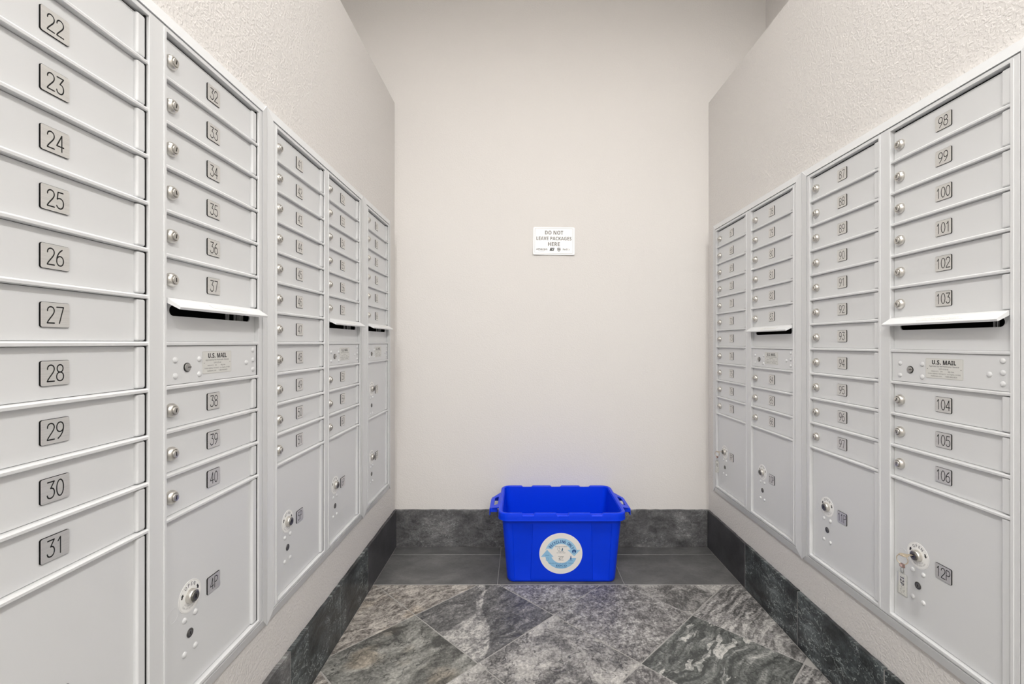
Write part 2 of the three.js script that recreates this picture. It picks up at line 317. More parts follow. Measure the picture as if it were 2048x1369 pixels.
function mailboxUnit(label, cols, pitch, side, dc, drop, tl = TR, tr = TR) {   // dc: distance of the unit's centre from the camera plane
  const u = thing('mailbox_unit', label, 'mailbox unit', null);
  const half = (cols.length - 1) * pitch / 2 + W / 2 + SIDE, yOf = h => h - BASE;
  const wp = side < 0 ? WL - FL : FR - WR;           // wall plane behind the frame face
  // frame with the column openings
  const s = rectShape(-half, yOf(FRB), half, yOf(FRT));
  cols.forEach((c, i) => s.holes.push(rectPath(W, TOP - BOT, (i - (cols.length - 1) / 2) * pitch, yOf((TOP + BOT) / 2))));
  const g = extrude(s, 0.0134, 0.0008); g.translate(0, 0, -0.0142 + 0.0000); mesh('frame', g, paint, u);
  const s2 = rectShape(-half, yOf(FRB), half, yOf(FRT));
  cols.forEach((c, i) => s2.holes.push(rectPath(W + 0.003, TOP - BOT + 0.003, (i - (cols.length - 1) / 2) * pitch, yOf((TOP + BOT) / 2))));
  const g2 = extrude(s2, 0.0725); g2.translate(0, 0, -0.0872); mesh('gap_shade_lining', g2, darkIn, u);  // added near-black lining, darkens the door gaps like deep shade
  mesh('cabinet_body', box(2 * half - 0.002, FRT - FRB - 0.002, 0.20, 0, yOf((FRT + FRB) / 2), -0.188), darkIn, u);
  cols.forEach((c, i) => column(u, (i - (cols.length - 1) / 2) * pitch, c[0], c[1], c[2]));
  // mitred trim round the unit
  const e = 0.0030, x0 = -half - e, x1 = half + e, y0 = yOf(FRB) - e, y1 = yOf(FRT) + e, X0 = -half - tl, X1 = half + tr, Y0 = 0, Y1 = yOf(TRT), zi = 0.0008, zo = -0.0052, zb = wp + 0.0004;
  mesh('trim_strip', mitre([[x0, y1], [x1, y1]], [[X0, Y1], [X1, Y1]], zi, zo, zb), trimMat, u);
  mesh('trim_strip', mitre([[x0, y0], [x1, y0]], [[X0, Y0], [X1, Y0]], zi, zo - 0.003, zb), trimMat, u);
  mesh('trim_strip', mitre([[x0, y0], [x0, y1]], [[X0, Y0], [X0, Y1]], zi, zo + 0.003, zb), trimMat, u);
  mesh('trim_strip', mitre([[x1, y0], [x1, y1]], [[X1, Y0], [X1, Y1]], zi, zo + 0.003, zb), trimMat, u);
  u.position.set(side < 0 ? FL : FR, EYE + BASE + drop, -dc); u.rotation.y = side < 0 ? Math.PI / 2 : -Math.PI / 2;
  return { half, dc, drop, tl, tr };
}
const seq = (a, b) => { const r = []; for (let i = a; i <= b; i++) r.push(String(i)); return r; };
const RD = -0.0205;
const L1 = [[seq(21, 31), 'plain', ['3P']], [seq(32, 40), 'slot', ['4P']]];
const L2 = [[seq(41, 51), 'plain', ['5P']], [seq(52, 60), 'slot', ['6P']]];
const L3 = [[seq(61, 66), 'parcels', ['7P', '8P']]];
const R1 = [[seq(67, 77), 'plain', ['9P']], [seq(78, 86), 'slot', ['10P']]];
const R2 = [[seq(87, 97), 'plain', ['11P']], [seq(98, 106), 'slot', ['12P']]];
const unitsL = [
  mailboxUnit('pale grey two-column mailbox unit with boxes 22 to 40 and parcel door 4P', L1, 0.3635, -1, 0.8927, 0, TR, 0.0288),
  mailboxUnit('pale grey two-column mailbox unit with boxes 41 to 60, parcel doors 5P and 6P', L2, 0.3585, -1, 1.6683, 0, 0.0288, 0.0368),
  mailboxUnit('narrow single-column grey mailbox unit with boxes 61 to 66 above two parcel doors', L3, 0, -1, 2.278, 0, 0.0368, TR)];
const unitsR = [
  mailboxUnit('pale grey two-column mailbox unit with boxes 67 to 86, parcel doors 9P and 10P', R1, 0.372, 1, 2.1193, RD, TR, 0.0346),
  mailboxUnit('pale grey two-column mailbox unit with boxes 87 to 106, parcel doors 11P and 12P', R2, 0.3635, 1, 1.3252, RD, 0.0346, TR)];

// ---------------------------------------------------------------- room shell
function sideWall(units, side) {
  const s = rectShape(-ZF, 0, D, LEDGE);
  for (const u of units) s.holes.push(rectPath(2 * u.half + 0.006, FRT - FRB + 0.006, u.dc, EYE + u.drop + (FRT + FRB) / 2));
  const wp = side < 0 ? WL : WR, np = side < 0 ? NL : NR, th = Math.abs(np - wp);
  const g = extrude(s, th); g.rotateY(Math.PI / 2);          // shape x -> -z, extrusion -> +x
  g.translate(Math.min(wp, np), 0, 0);
  const up = box(0.1, CEIL, D + ZF, np + side * 0.05, CEIL / 2, (ZF - D) / 2);
  const p = up.attributes.position, n = up.attributes.normal, uv = up.attributes.uv;
  for (let i = 0; i < p.count; i++) uv.setXY(i, Math.abs(n.getX(i)) > 0.5 ? p.getZ(i) : p.getX(i), p.getY(i));
  return merge([g, up]);
}
function metreUV(g) { const p = g.attributes.position, n = g.attributes.normal, uv = g.attributes.uv; for (let i = 0; i < p.count; i++) { if (Math.abs(n.getY(i)) > 0.5) uv.setXY(i, p.getX(i), p.getZ(i)); else if (Math.abs(n.getX(i)) > 0.5) uv.setXY(i, p.getZ(i), p.getY(i)); else uv.setXY(i, p.getX(i), p.getY(i)); } return g; }
struct('wall_left', sideWall(unitsL, -1), wallMat);
struct('wall_right', sideWall(unitsR, 1), wallMat);
const RW = NR - NL + 0.2, RX = (NR + NL) / 2;
struct('wall_back', metreUV(box(RW, CEIL, 0.1, RX, CEIL / 2, -D - 0.05)), backWallMat);
struct('wall_front', metreUV(box(RW, CEIL, 0.1, RX, CEIL / 2, ZF + 0.05)), wallMat);
struct('ceiling', metreUV(box(RW, 0.1, D + ZF + 0.2, RX, CEIL + 0.05, (ZF - D) / 2)), ceilMat);

// ---------------------------------------------------------------- slate textures
function lerp3(a, b, t) { return [a[0] + (b[0] - a[0]) * t, a[1] + (b[1] - a[1]) * t, a[2] + (b[2] - a[2]) * t]; }
function slate(seed, o) {
  const N = 768, C = new Uint8Array(N * N * 4), B = new Uint8Array(N * N * 4);
  for (let j = 0; j < N; j++) for (let i = 0; i < N; i++) {
    const u = i / N, v = j / N;
    const wu = u + 0.05 * fbm(u, v, 3, 3, 3, seed + 900), wv = v + 0.05 * fbm(u, v, 3, 3, 3, seed + 950);
    const big = fbm(wu, wv, 3, 3, 4, seed);
    const st = fbm(wu, wv, o.sx, o.sy, 4, seed + 100, 0.6);
    const sp = fbm(u, v, 64, 64, 2, seed + 200, 0.7);
    const cr = 1 - Math.abs(fbm(wu, wv, o.cx || 5, o.cy || 7, 4, seed + 300, 0.6));         // crack ridges
    const mi2 = fbm(wu, wv, 26, 30, 3, seed + 250, 0.75); let t = o.base + o.big * big + 1.25 * o.st * st + 1.2 * o.sp * sp + 0.8 * o.sp * mi2 - 0.5 * (o.cr || 0) * sstep(0.93, 1, cr);
    let h = 0.45 * big + 0.35 * st + 0.14 * sp + 0.14 * mi2 - 0.35 * sstep(0.94, 1, cr);
    if (o.flake) { const f = sstep(o.flake, o.flake + 0.05, fbm(wu, wv, o.fx || 3, o.fy || 6, 4, seed + 400, 0.55)); t += f * 0.5; h += f * 0.5; }
    if (o.split) { const nn = 0.07 * fbm(u, v, 4, 4, 4, seed + 500), x = (u - v) + nn, y = (u + v) * 0.5, lo2 = -0.30 + 0.30 * sstep(0.25, 0.55, y), hi2 = 0.10 - 0.16 * sstep(0.30, 0.62, y) + 0.5 * nn; const f = sstep(lo2 - 0.02, lo2 + 0.02, x + 0.14) * (1 - sstep(hi2 - 0.012, hi2 + 0.012, x)), g = sstep(hi2 - 0.012, hi2 + 0.012, x); t += 0.34 * f - 0.08 * g; h += 0.45 * f + 0.8 * g; }
    const lo = o.lo, mi = o.mi, hi = o.hi; let c = t < 0.5 ? lerp3(lo, mi, Math.max(0, t) * 2) : lerp3(mi, hi, Math.min(1, t - 0.5) * 2 > 1 ? 1 : (t - 0.5) * 2);
    if (o.tint) { const k = sstep(0, 0.8, fbm(u, v, 3, 4, 3, seed + 600)); c = lerp3(c, [c[0] * o.tint[0], c[1] * o.tint[1], c[2] * o.tint[2]], k); }
    if (o.vein) { const r = 1 - Math.abs(fbm(wu, wv, o.vx, o.vy, 4, seed + 700, 0.65)); const k = sstep(0.90, 1, r) * o.vein * sstep(-0.35, 0.35, big); c = lerp3(c, [196, 204, 200], k); }
    const k4 = 4 * (j * N + i); C[k4] = Math.max(0, Math.min(255, c[0])); C[k4 + 1] = Math.max(0, Math.min(255, c[1])); C[k4 + 2] = Math.max(0, Math.min(255, c[2])); C[k4 + 3] = 255;
    const b = Math.max(0, Math.min(255, 128 + 90 * h)); B[k4] = B[k4 + 1] = B[k4 + 2] = b; B[k4 + 3] = 255;
  }
  const mk = (d, srgb) => { const t = new THREE.DataTexture(d, N, N, THREE.RGBAFormat); t.wrapS = t.wrapT = THREE.RepeatWrapping; t.magFilter = THREE.LinearFilter; t.minFilter = THREE.LinearMipmapLinearFilter; t.generateMipmaps = true; if (srgb) t.colorSpace = THREE.SRGBColorSpace; t.needsUpdate = true; return t; };
  return new THREE.MeshStandardMaterial({ map: mk(C, true), bumpMap: mk(B, false), bumpScale: o.bump === undefined ? 0.004 : o.bump, roughness: o.rough || 0.55, metalness: 0 });
}
const S = {
  speck: slate(1, { sx: 14, sy: 20, base: 0.46, big: 0.10, st: 0.22, sp: 0.24, cr: 0.5, lo: [74, 72, 72], mi: [128, 126, 124], hi: [186, 184, 180] }),
  flaky: slate(2, { sx: 4, sy: 26, base: 0.30, big: 0.16, st: 0.30, sp: 0.14, cr: 0.6, flake: 0.52, fx: 3, fy: 9, lo: [62, 64, 62], mi: [112, 114, 111], hi: [190, 188, 183] }),
  green: slate(3, { sx: 5, sy: 12, base: 0.36, big: 0.22, st: 0.26, sp: 0.12, cr: 0.9, lo: [66, 66, 63], mi: [126, 126, 121], hi: [184, 182, 175], tint: [1.04, 0.99, 0.94] }),
  split: slate(4, { sx: 6, sy: 22, base: 0.36, big: 0.12, st: 0.24, sp: 0.16, cr: 0.6, split: true, lo: [66, 66, 66], mi: [114, 113, 112], hi: [190, 187, 182] }),
  mottle: slate(5, { sx: 7, sy: 7, base: 0.50, big: 0.34, st: 0.20, sp: 0.16, cr: 0.8, lo: [70, 69, 68], mi: [142, 140, 137], hi: [196, 193, 188] }),
  beige: slate(6, { sx: 12, sy: 34, base: 0.52, big: 0.10, st: 0.30, sp: 0.16, cr: 0.5, lo: [78, 73, 69], mi: [140, 135, 129], hi: [192, 186, 178], tint: [1.01, 0.985, 0.95] }),
  streak: slate(7, { sx: 5, sy: 34, base: 0.50, big: 0.12, st: 0.36, sp: 0.18, cr: 0.5, lo: [72, 71, 70], mi: [134, 132, 130], hi: [190, 188, 184] }),
  smooth: slate(8, { sx: 5, sy: 9, base: 0.46, big: 0.26, st: 0.14, sp: 0.05, lo: [62, 62, 63], mi: [92, 92, 92], hi: [124, 123, 122], bump: 0.0004, rough: 0.34 }),
  scratched: slate(9, { sx: 7, sy: 16, base: 0.46, big: 0.20, st: 0.20, sp: 0.10, lo: [60, 60, 61], mi: [98, 98, 99], hi: [150, 149, 148], bump: 0.003, rough: 0.4, vein: 0.5, vx: 9, vy: 24 }),
  marble: slate(10, { sx: 4, sy: 14, base: 0.36, big: 0.26, st: 0.22, sp: 0.10, lo: [30, 33, 34], mi: [66, 72, 74], hi: [140, 149, 149], bump: 0.0016, rough: 0.3, vein: 1.0, vx: 14, vy: 22 }),
  darkSmooth: slate(11, { sx: 5, sy: 8, base: 0.40, big: 0.24, st: 0.12, sp: 0.05, lo: [42, 42, 45], mi: [66, 66, 69], hi: [92, 92, 95], bump: 0.0005, rough: 0.36 }),
};
const grout = new THREE.MeshStandardMaterial({ color: new THREE.Color(0.34, 0.33, 0.315), roughness: 0.9 });

// ---------------------------------------------------------------- floor: grout bed with slate tiles
const floor = struct('floor', metreUV(box(RW, 0.1, D + ZF + 0.2, RX, -0.0513, (ZF - D) / 2)), grout);
function clipPoly(poly, inside, cut) { const r = []; for (let i = 0; i < poly.length; i++) { const a = poly[i], b = poly[(i + 1) % poly.length], ia = inside(a), ib = inside(b); if (ia) r.push(a); if (ia !== ib) r.push(cut(a, b)); } return r; }
const clipX = (p, x, gt) => clipPoly(p, a => gt ? a[0] >= x : a[0] <= x, (a, b) => { const t = (x - a[0]) / (b[0] - a[0]); return [x, a[1] + t * (b[1] - a[1])]; });
const clipY = (p, y, gt) => clipPoly(p, a => gt ? a[1] >= y : a[1] <= y, (a, b) => { const t = (y - a[1]) / (b[1] - a[1]); return [a[0] + t * (b[0] - a[0]), y]; });
function tileSlab(poly, thick, rough, uvf) {      // poly in (x, distance); top face with slightly uneven, worn edges
  const pts = [];
  poly.forEach((a, i) => { const b = poly[(i + 1) % poly.length], L = Math.hypot(b[0] - a[0], b[1] - a[1]), n = Math.max(1, Math.round(L / 0.05));
    for (let k = 0; k < n; k++) { const t = k / n, j = k ? rough : 0; pts.push([a[0] + (b[0] - a[0]) * t + (rnd() - 0.5) * j, a[1] + (b[1] - a[1]) * t + (rnd() - 0.5) * j]); } });
  const s = new THREE.Shape(); pts.forEach((p, i) => i ? s.lineTo(p[0], p[1]) : s.moveTo(p[0], p[1])); s.closePath();
  const g = extrude(s, thick - 0.0012, 0.0012, 1), p = g.attributes.position, uv = g.attributes.uv;
  for (let i = 0; i < p.count; i++) uv.setXY(i, ...uvf(p.getX(i), p.getY(i)));
  g.rotateX(-Math.PI / 2); return g;            // (x, d) -> (x, -z), thickness up
}
const GX0 = WL + BBT + 0.001, GX1 = WR - BBT - 0.001, BD = 2.2015, TS = 0.4185, GAP = 0.0052;
const special = { '0,1': 'split', '2,1': 'speck', '1,0': 'mottle', '-1,0': 'green', '3,0': 'flaky', '-2,1': 'beige', '-1,2': 'beige', '1,2': 'speck', '3,2': 'mottle', '4,1': 'streak', '0,-1': 'mottle', '2,-1': 'speck', '4,-1': 'streak', '-2,-1': 'beige', '3,-2': 'speck' };
const kinds = ['speck', 'flaky', 'green', 'mottle', 'beige', 'streak'];
for (let j = 2; j >= -20; j--) for (let i = -3; i <= 5; i++) {
  if (((i + j) % 2 + 2) % 2 !== 1) continue;
  const cx = -0.1575 + 0.295 * i, cd = 1.660 + 0.296 * j, hd = 0.2955 - GAP / 2 * 1.414;
  let poly = [[cx - hd, cd], [cx, cd - hd], [cx + hd, cd], [cx, cd + hd]];
  poly = clipX(poly, GX0, true); if (poly.length > 2) poly = clipX(poly, GX1, false); if (poly.length > 2) poly = clipY(poly, BD - GAP / 2, false); if (poly.length > 2) poly = clipY(poly, -ZF + 0.005, true);
  if (poly.length < 3) continue;
  let area = 0; poly.forEach((a, k) => { const b = poly[(k + 1) % poly.length]; area += a[0] * b[1] - a[1] * b[0]; }); if (Math.abs(area) < 0.002) continue;
  const kd = special[i + ',' + j] || kinds[Math.floor(rnd() * kinds.length)], rot = special[i + ',' + j] ? 0 : Math.floor(rnd() * 4);
  const g = tileSlab(poly, 0.0035 + rnd() * 0.0008, 0.0022, (x, d) => { let a = ((x - cx) + (d - cd)) * Math.SQRT1_2 / TS, b = ((d - cd) - (x - cx)) * Math.SQRT1_2 / TS; for (let r = 0; r < rot; r++) { const t = a; a = -b; b = t; } return [0.5 + a, 0.5 + b]; });
  const t = mesh('slate_tile', g, S[kd], floor); t.position.y = -0.0035;
}
// smooth border rows along the back wall
const bx = [GX0, -0.116, 0.494, GX1];
for (const [d0, d1] of [[BD + GAP / 2, 2.513], [2.5155, D - BBT - 0.001]]) for (let k = 0; k < 3; k++) {
  const x0 = bx[k] + (k ? 0.0012 : 0), x1 = bx[k + 1] - (k < 2 ? 0.0012 : 0), ox = rnd(), oy = rnd();
  const g = tileSlab([[x0, d0], [x1, d0], [x1, d1], [x0, d1]], 0.0035, 0.0003, (x, d) => [ox + x / 0.6, oy + d / 0.6]);
  const t = mesh('border_tile', g, S.smooth, floor); t.position.y = -0.0035;
}

// ---------------------------------------------------------------- baseboards of stone tiles
function baseTile(parent, L, mat, len, u0, rep) {   // slab in local x (length) y (height), thickness in z
  const n = Math.max(4, Math.round(L / 0.03)), s = new THREE.Shape(); s.moveTo(0, 0); s.lineTo(L, 0);
  for (let k = 0; k <= n; k++) s.lineTo(L * (1 - k / n), BBH - 0.001 - rnd() * 0.0028); s.closePath();
  const g = extrude(s, BBT - 0.0012, 0.0008, 1), p = g.attributes.position, uv = g.attributes.uv;
  for (let i = 0; i < p.count; i++) uv.setXY(i, u0 + p.getX(i) / rep, u0 * 1.7 + p.getY(i) / rep);
  g.translate(0, 0, 0.0006); return mesh('stone_tile', g, mat, parent);
}
function baseboard(name, cuts, mats, place) {
  const total = cuts[cuts.length - 1] - cuts[0];
  const core = box(total, BBH - 0.006, 0.0116, cuts[0] + total / 2, (BBH - 0.006) / 2, 0.0059);
  const b = struct(name, core, grout);
  for (let k = 0; k + 1 < cuts.length; k++) { const t = baseTile(b, cuts[k + 1] - cuts[k] - 0.005, S[mats[k]], 0, rnd(), 0.42); t.position.x = cuts[k] + 0.0025; }
  place(b); return b;
}
// left: local x runs deeper (-z), local z points into the room
baseboard('baseboard_left', [-ZF + 0.002, -4.0, -3.6, -3.2, -2.8, -2.4, -2.0, -1.6, -1.2, -0.8, -0.4, 0, 0.38, 0.72, 1.03, 1.415, 1.807, 2.130, D - BBT], ['marble', 'scratched', 'marble', 'scratched', 'marble', 'scratched', 'marble', 'scratched', 'marble', 'scratched', 'marble', 'scratched', 'marble', 'scratched', 'scratched', 'marble', 'marble', 'darkSmooth'], b => { b.rotation.y = Math.PI / 2; b.position.set(WL, 0, 0); });
// right: local x runs towards the camera (+z)
baseboard('baseboard_right', [-D + BBT, -2.168, -1.757, -1.336, -0.91, -0.49, -0.07, 0.35, 0.77, 1.19, 1.61, 2.03, 2.45, 2.87, 3.29, 3.71, 4.13, ZF - 0.002], ['darkSmooth', 'marble', 'marble', 'marble', 'scratched', 'marble', 'scratched', 'marble', 'scratched', 'marble', 'scratched', 'marble', 'scratched', 'marble', 'scratched', 'marble', 'scratched'], b => { b.rotation.y = -Math.PI / 2; b.position.set(WR, 0, 0); });
baseboard('baseboard_back', [WL + 0.0005, 0.16, WR - 0.0005], ['scratched', 'scratched'], b => { b.position.set(0, 0, -D); });

// ---------------------------------------------------------------- ceiling lights (above the frame), the rear pairs added as fill
LIGHTS.forEach(([x, z], i) => {
  const where = (x < 0 ? 'left' : 'right') + (z < 0 ? ' side nearest the back wall' : z < 2 ? ' side in the middle of the room, unseen, added as fill' : ' side nearest the front wall, unseen, added as fill');
  const t = thing('unseen_ceiling_light', 'square white ceiling light panel on the ' + where, 'ceiling light', 'square ceiling light panels');
  t.position.set(x, CEIL, z);
  const s = rectShape(-LIGHT_SIZE / 2 - 0.02, -LIGHT_SIZE / 2 - 0.02, LIGHT_SIZE / 2 + 0.02, LIGHT_SIZE / 2 + 0.02); s.holes.push(rectPath(LIGHT_SIZE, LIGHT_SIZE, 0, 0));
  const g = extrude(s, 0.018, 0.002); g.rotateX(Math.PI / 2); g.translate(0, -0.002, 0); mesh('housing', g, new THREE.MeshStandardMaterial({ color: 0xe8e8e6, roughness: 0.5 }), t);
  mesh('diffuser', box(LIGHT_SIZE - 0.002, 0.004, LIGHT_SIZE - 0.002, 0, -0.010, 0), new THREE.MeshStandardMaterial({ color: 0xffffff, emissive: LIGHT_COLOR, emissiveIntensity: 2, roughness: 0.6 }), t);
  const l = new THREE.RectAreaLight(LIGHT_COLOR, LIGHT_POWER * (z < 0 ? 0.88 : 1.9), LIGHT_SIZE - 0.01, LIGHT_SIZE - 0.01); l.name = 'panel_light';  // rear panels run stronger: added fill for back wall, bin and floor
  l.position.set(0, -0.016, 0); l.rotation.x = -Math.PI / 2; t.add(l);
});

// ---------------------------------------------------------------- blue recycling bin
const binBlue = new THREE.MeshPhysicalMaterial({ color: new THREE.Color(0.0, 0.040, 0.74), roughness: 0.32, specularIntensity: 0.45 });
const bin = thing('recycling_bin', 'open blue plastic recycling bin with a round white sticker standing by the back wall', 'bin');
bin.position.set(0.194, 0, -2.386);
function ringPts(hx, hz, r, yk, pan, inset) {       // rounded rectangle, counter-clockwise from the front middle; pan: shallow recessed panels
  const P = [], fx = [];
  const b = [0.2375 - 0.012 * (1 - yk), 0.139 + 0.014 * (1 - yk)];
  fx.push(-b[0] - 0.003, -b[0], -b[1], -b[1] + 0.003, 0, b[1] - 0.003, b[1], b[0], b[0] + 0.003);
  const ins = [0, 1, 1, 0, 0, 0, 1, 1, 0];
  const side = (sg) => fx.forEach((x, i) => P.push([sg * x, sg * (hz - (pan ? ins[i] * inset : 0))]));
  const arc = (cx, cz, a0) => { for (let k = 0; k <= 6; k++) { const a = a0 + k / 6 * Math.PI / 2; P.push([cx + r * Math.cos(a), cz + r * Math.sin(a)]); } };
  // front side is +z
  fx.forEach((x, i) => P.push([x, hz - (pan ? ins[i] * inset : 0)]));
  for (let k = 0; k <= 6; k++) { const a = Math.PI / 2 - k / 6 * Math.PI / 2; P.push([hx - r + r * Math.cos(a), hz - r + r * Math.sin(a)]); }
  for (const t of [0.5, 0, -0.5]) P.push([hx, t * (hz - r)]);
  for (let k = 0; k <= 6; k++) { const a = -k / 6 * Math.PI / 2; P.push([hx - r + r * Math.cos(a), -hz + r + r * Math.sin(a)]); }
  for (let i = fx.length - 1; i >= 0; i--) P.push([fx[i], -hz + (pan ? ins[i] * inset : 0)]);
  for (let k = 0; k <= 6; k++) { const a = -Math.PI / 2 - k / 6 * Math.PI / 2; P.push([-hx + r + r * Math.cos(a), -hz + r + r * Math.sin(a)]); }
  for (const t of [-0.5, 0, 0.5]) P.push([-hx, t * (hz - r)]);
  for (let k = 0; k <= 6; k++) { const a = Math.PI - k / 6 * Math.PI / 2; P.push([-hx + r + r * Math.cos(a), hz - r + r * Math.sin(a)]); }
  return P;
}
function loft(rings, closeStart, closeEnd) {        // rings: arrays of [x,y,z]
  const n = rings[0].length, pos = [], idx = []; rings.forEach(r => r.forEach(p => pos.push(...p)));
  for (let a = 0; a + 1 < rings.length; a++) for (let i = 0; i < n; i++) { const j = (i + 1) % n, p = a * n; idx.push(p + i, p + j, p + n + j, p + i, p + n + j, p + n + i); }
  const cap = (ri, flip) => { const c = pos.length / 3, r = rings[ri]; const m = [0, 1, 2].map(k => r.reduce((s, q) => s + q[k], 0) / n); pos.push(...m); for (let i = 0; i < n; i++) { const j = (i + 1) % n; flip ? idx.push(c, ri * n + j, ri * n + i) : idx.push(c, ri * n + i, ri * n + j); } };
  if (closeStart) cap(0, true); if (closeEnd) cap(rings.length - 1, false);
  const g = new THREE.BufferGeometry(); g.setAttribute('position', new THREE.Float32BufferAttribute(pos, 3)); g.setAttribute('uv', new THREE.Float32BufferAttribute(new Float32Array(pos.length / 3 * 2), 2)); g.setIndex(idx);
  g.computeVertexNormals(); return toCreasedNormals(g, 0.5);
}
const BH = 0.352, BT = [0.290, 0.2035], BB = [0.264, 0.165];
const binHalf = y => { const t = y / BH; return [BB[0] + (BT[0] - BB[0]) * t, BB[1] + (BT[1] - BB[1]) * t]; };
{
  const ring = (y, off, pan, r) => { const [a, b] = binHalf(Math.max(y, 0.012)); return ringPts(a + off, b + off, (r || 0.035) + off * 0.6, y / BH, pan, 0.0035).map(p => [p[0], y, p[1]]); };
  const rings = [ring(0.001, -0.012, false), ring(0.004, -0.004, false), ring(0.012, 0, false), ring(0.022, 0, true), ring(0.11, 0, true), ring(0.20, 0, true), ring(0.290, 0, true), ring(0.300, 0, false), ring(BH - 0.006, 0, false), ring(BH - 0.006, -0.004, false), ring(0.2, -0.004, false), ring(0.012, -0.006, false), ring(0.006, -0.014, false)];
  mesh('bin_body', loft(rings.map(r => r.slice().reverse()), true, true), binBlue, bin);
}
{ // rolled rim with shallow notches in the top edge
  const N = 240, prof = [[-0.0025, -0.004, 0], [-0.001, 0.0, 1], [0.004, 0.0015, 1], [0.010, 0.001, 1], [0.0145, -0.002, 1], [0.0160, -0.007, 0.6], [0.0155, -0.022, 0], [0.0170, -0.034, 0], [0.0140, -0.035, 0], [0.0125, -0.012, 0], [0.0005, -0.010, 0]];
  const [hx, hz] = binHalf(BH), rings = prof.map(() => []);
  const base = ringPts(hx, hz, 0.035, 1, false, 0), out = ringPts(hx + 0.01, hz + 0.01, 0.045, 1, false, 0);
  // resample finely along the perimeter
  const seg = []; let tot = 0; base.forEach((p, i) => { const q = base[(i + 1) % base.length], l = Math.hypot(q[0] - p[0], q[1] - p[1]); seg.push(l); tot += l; });
  const notch = x => { let f = 0; for (const c of [-0.162, 0.0, 0.162]) { const d = Math.abs(x - c); f = Math.max(f, 1 - sstep(0.024, 0.031, d)); } return f; };
  for (let k = 0; k < N * 2; k++) {
    let s = k / (N * 2) * tot, i = 0; while (s > seg[i]) { s -= seg[i]; i++; }
    const t = seg[i] ? s / seg[i] : 0, p = base[i], q = base[(i + 1) % base.length], a = out[i], b = out[(i + 1) % base.length];
    const x = p[0] + (q[0] - p[0]) * t, z = p[1] + (q[1] - p[1]) * t, X = a[0] + (b[0] - a[0]) * t, Z = a[1] + (b[1] - a[1]) * t;
    const dx = (X - x) / 0.01, dz = (Z - z) / 0.01, nf = Math.abs(z) > hz - 0.002 ? notch(x) : 0;
    prof.forEach((pr, m) => rings[m].push([x + dx * pr[0], BH + pr[1] - 0.0075 * nf * pr[2], z + dz * pr[0]]));
  }
  rings.push(rings[0].map(p => p.slice()));
  mesh('rim', loft(rings.map(r => r.slice().reverse()).reverse(), false, false), binBlue, bin);
}
for (const sx of [-1, 1]) {    // side handles: a sloping flange with a hand hole and a turned-down lip
  const o = new THREE.Shape(); o.moveTo(0, -0.115); o.lineTo(0.040, -0.085); o.quadraticCurveTo(0.052, -0.078, 0.053, -0.064); o.lineTo(0.053, 0.064); o.quadraticCurveTo(0.052, 0.078, 0.040, 0.085); o.lineTo(0, 0.115); o.closePath();
  const h = roundRect(0.022, 0.115, 0.008, 0.022, 0); o.holes.push(new THREE.Path(h.getPoints(6)));
  const a = extrude(o, 0.003, 0.001, 5); a.rotateX(-Math.PI / 2); a.rotateZ(-0.35);
  const lip = rbox(0.004, 0.034, 0.150, 0.0018, 0.051, -0.034, 0, 2); lip.rotateZ(0.0);
  const s1 = rbox(0.036, 0.020, 0.004, 0.0018, 0.030, -0.022, 0.082, 2), s2 = rbox(0.036, 0.020, 0.004, 0.0018, 0.030, -0.022, -0.082, 2);
  const g = merge([a, lip, s1, s2]);
  if (sx < 0) g.rotateY(Math.PI);
  g.translate(sx * (binHalf(BH)[0] + 0.0125), BH - 0.009, 0.0);
  mesh('handle', g, binBlue, bin);
}
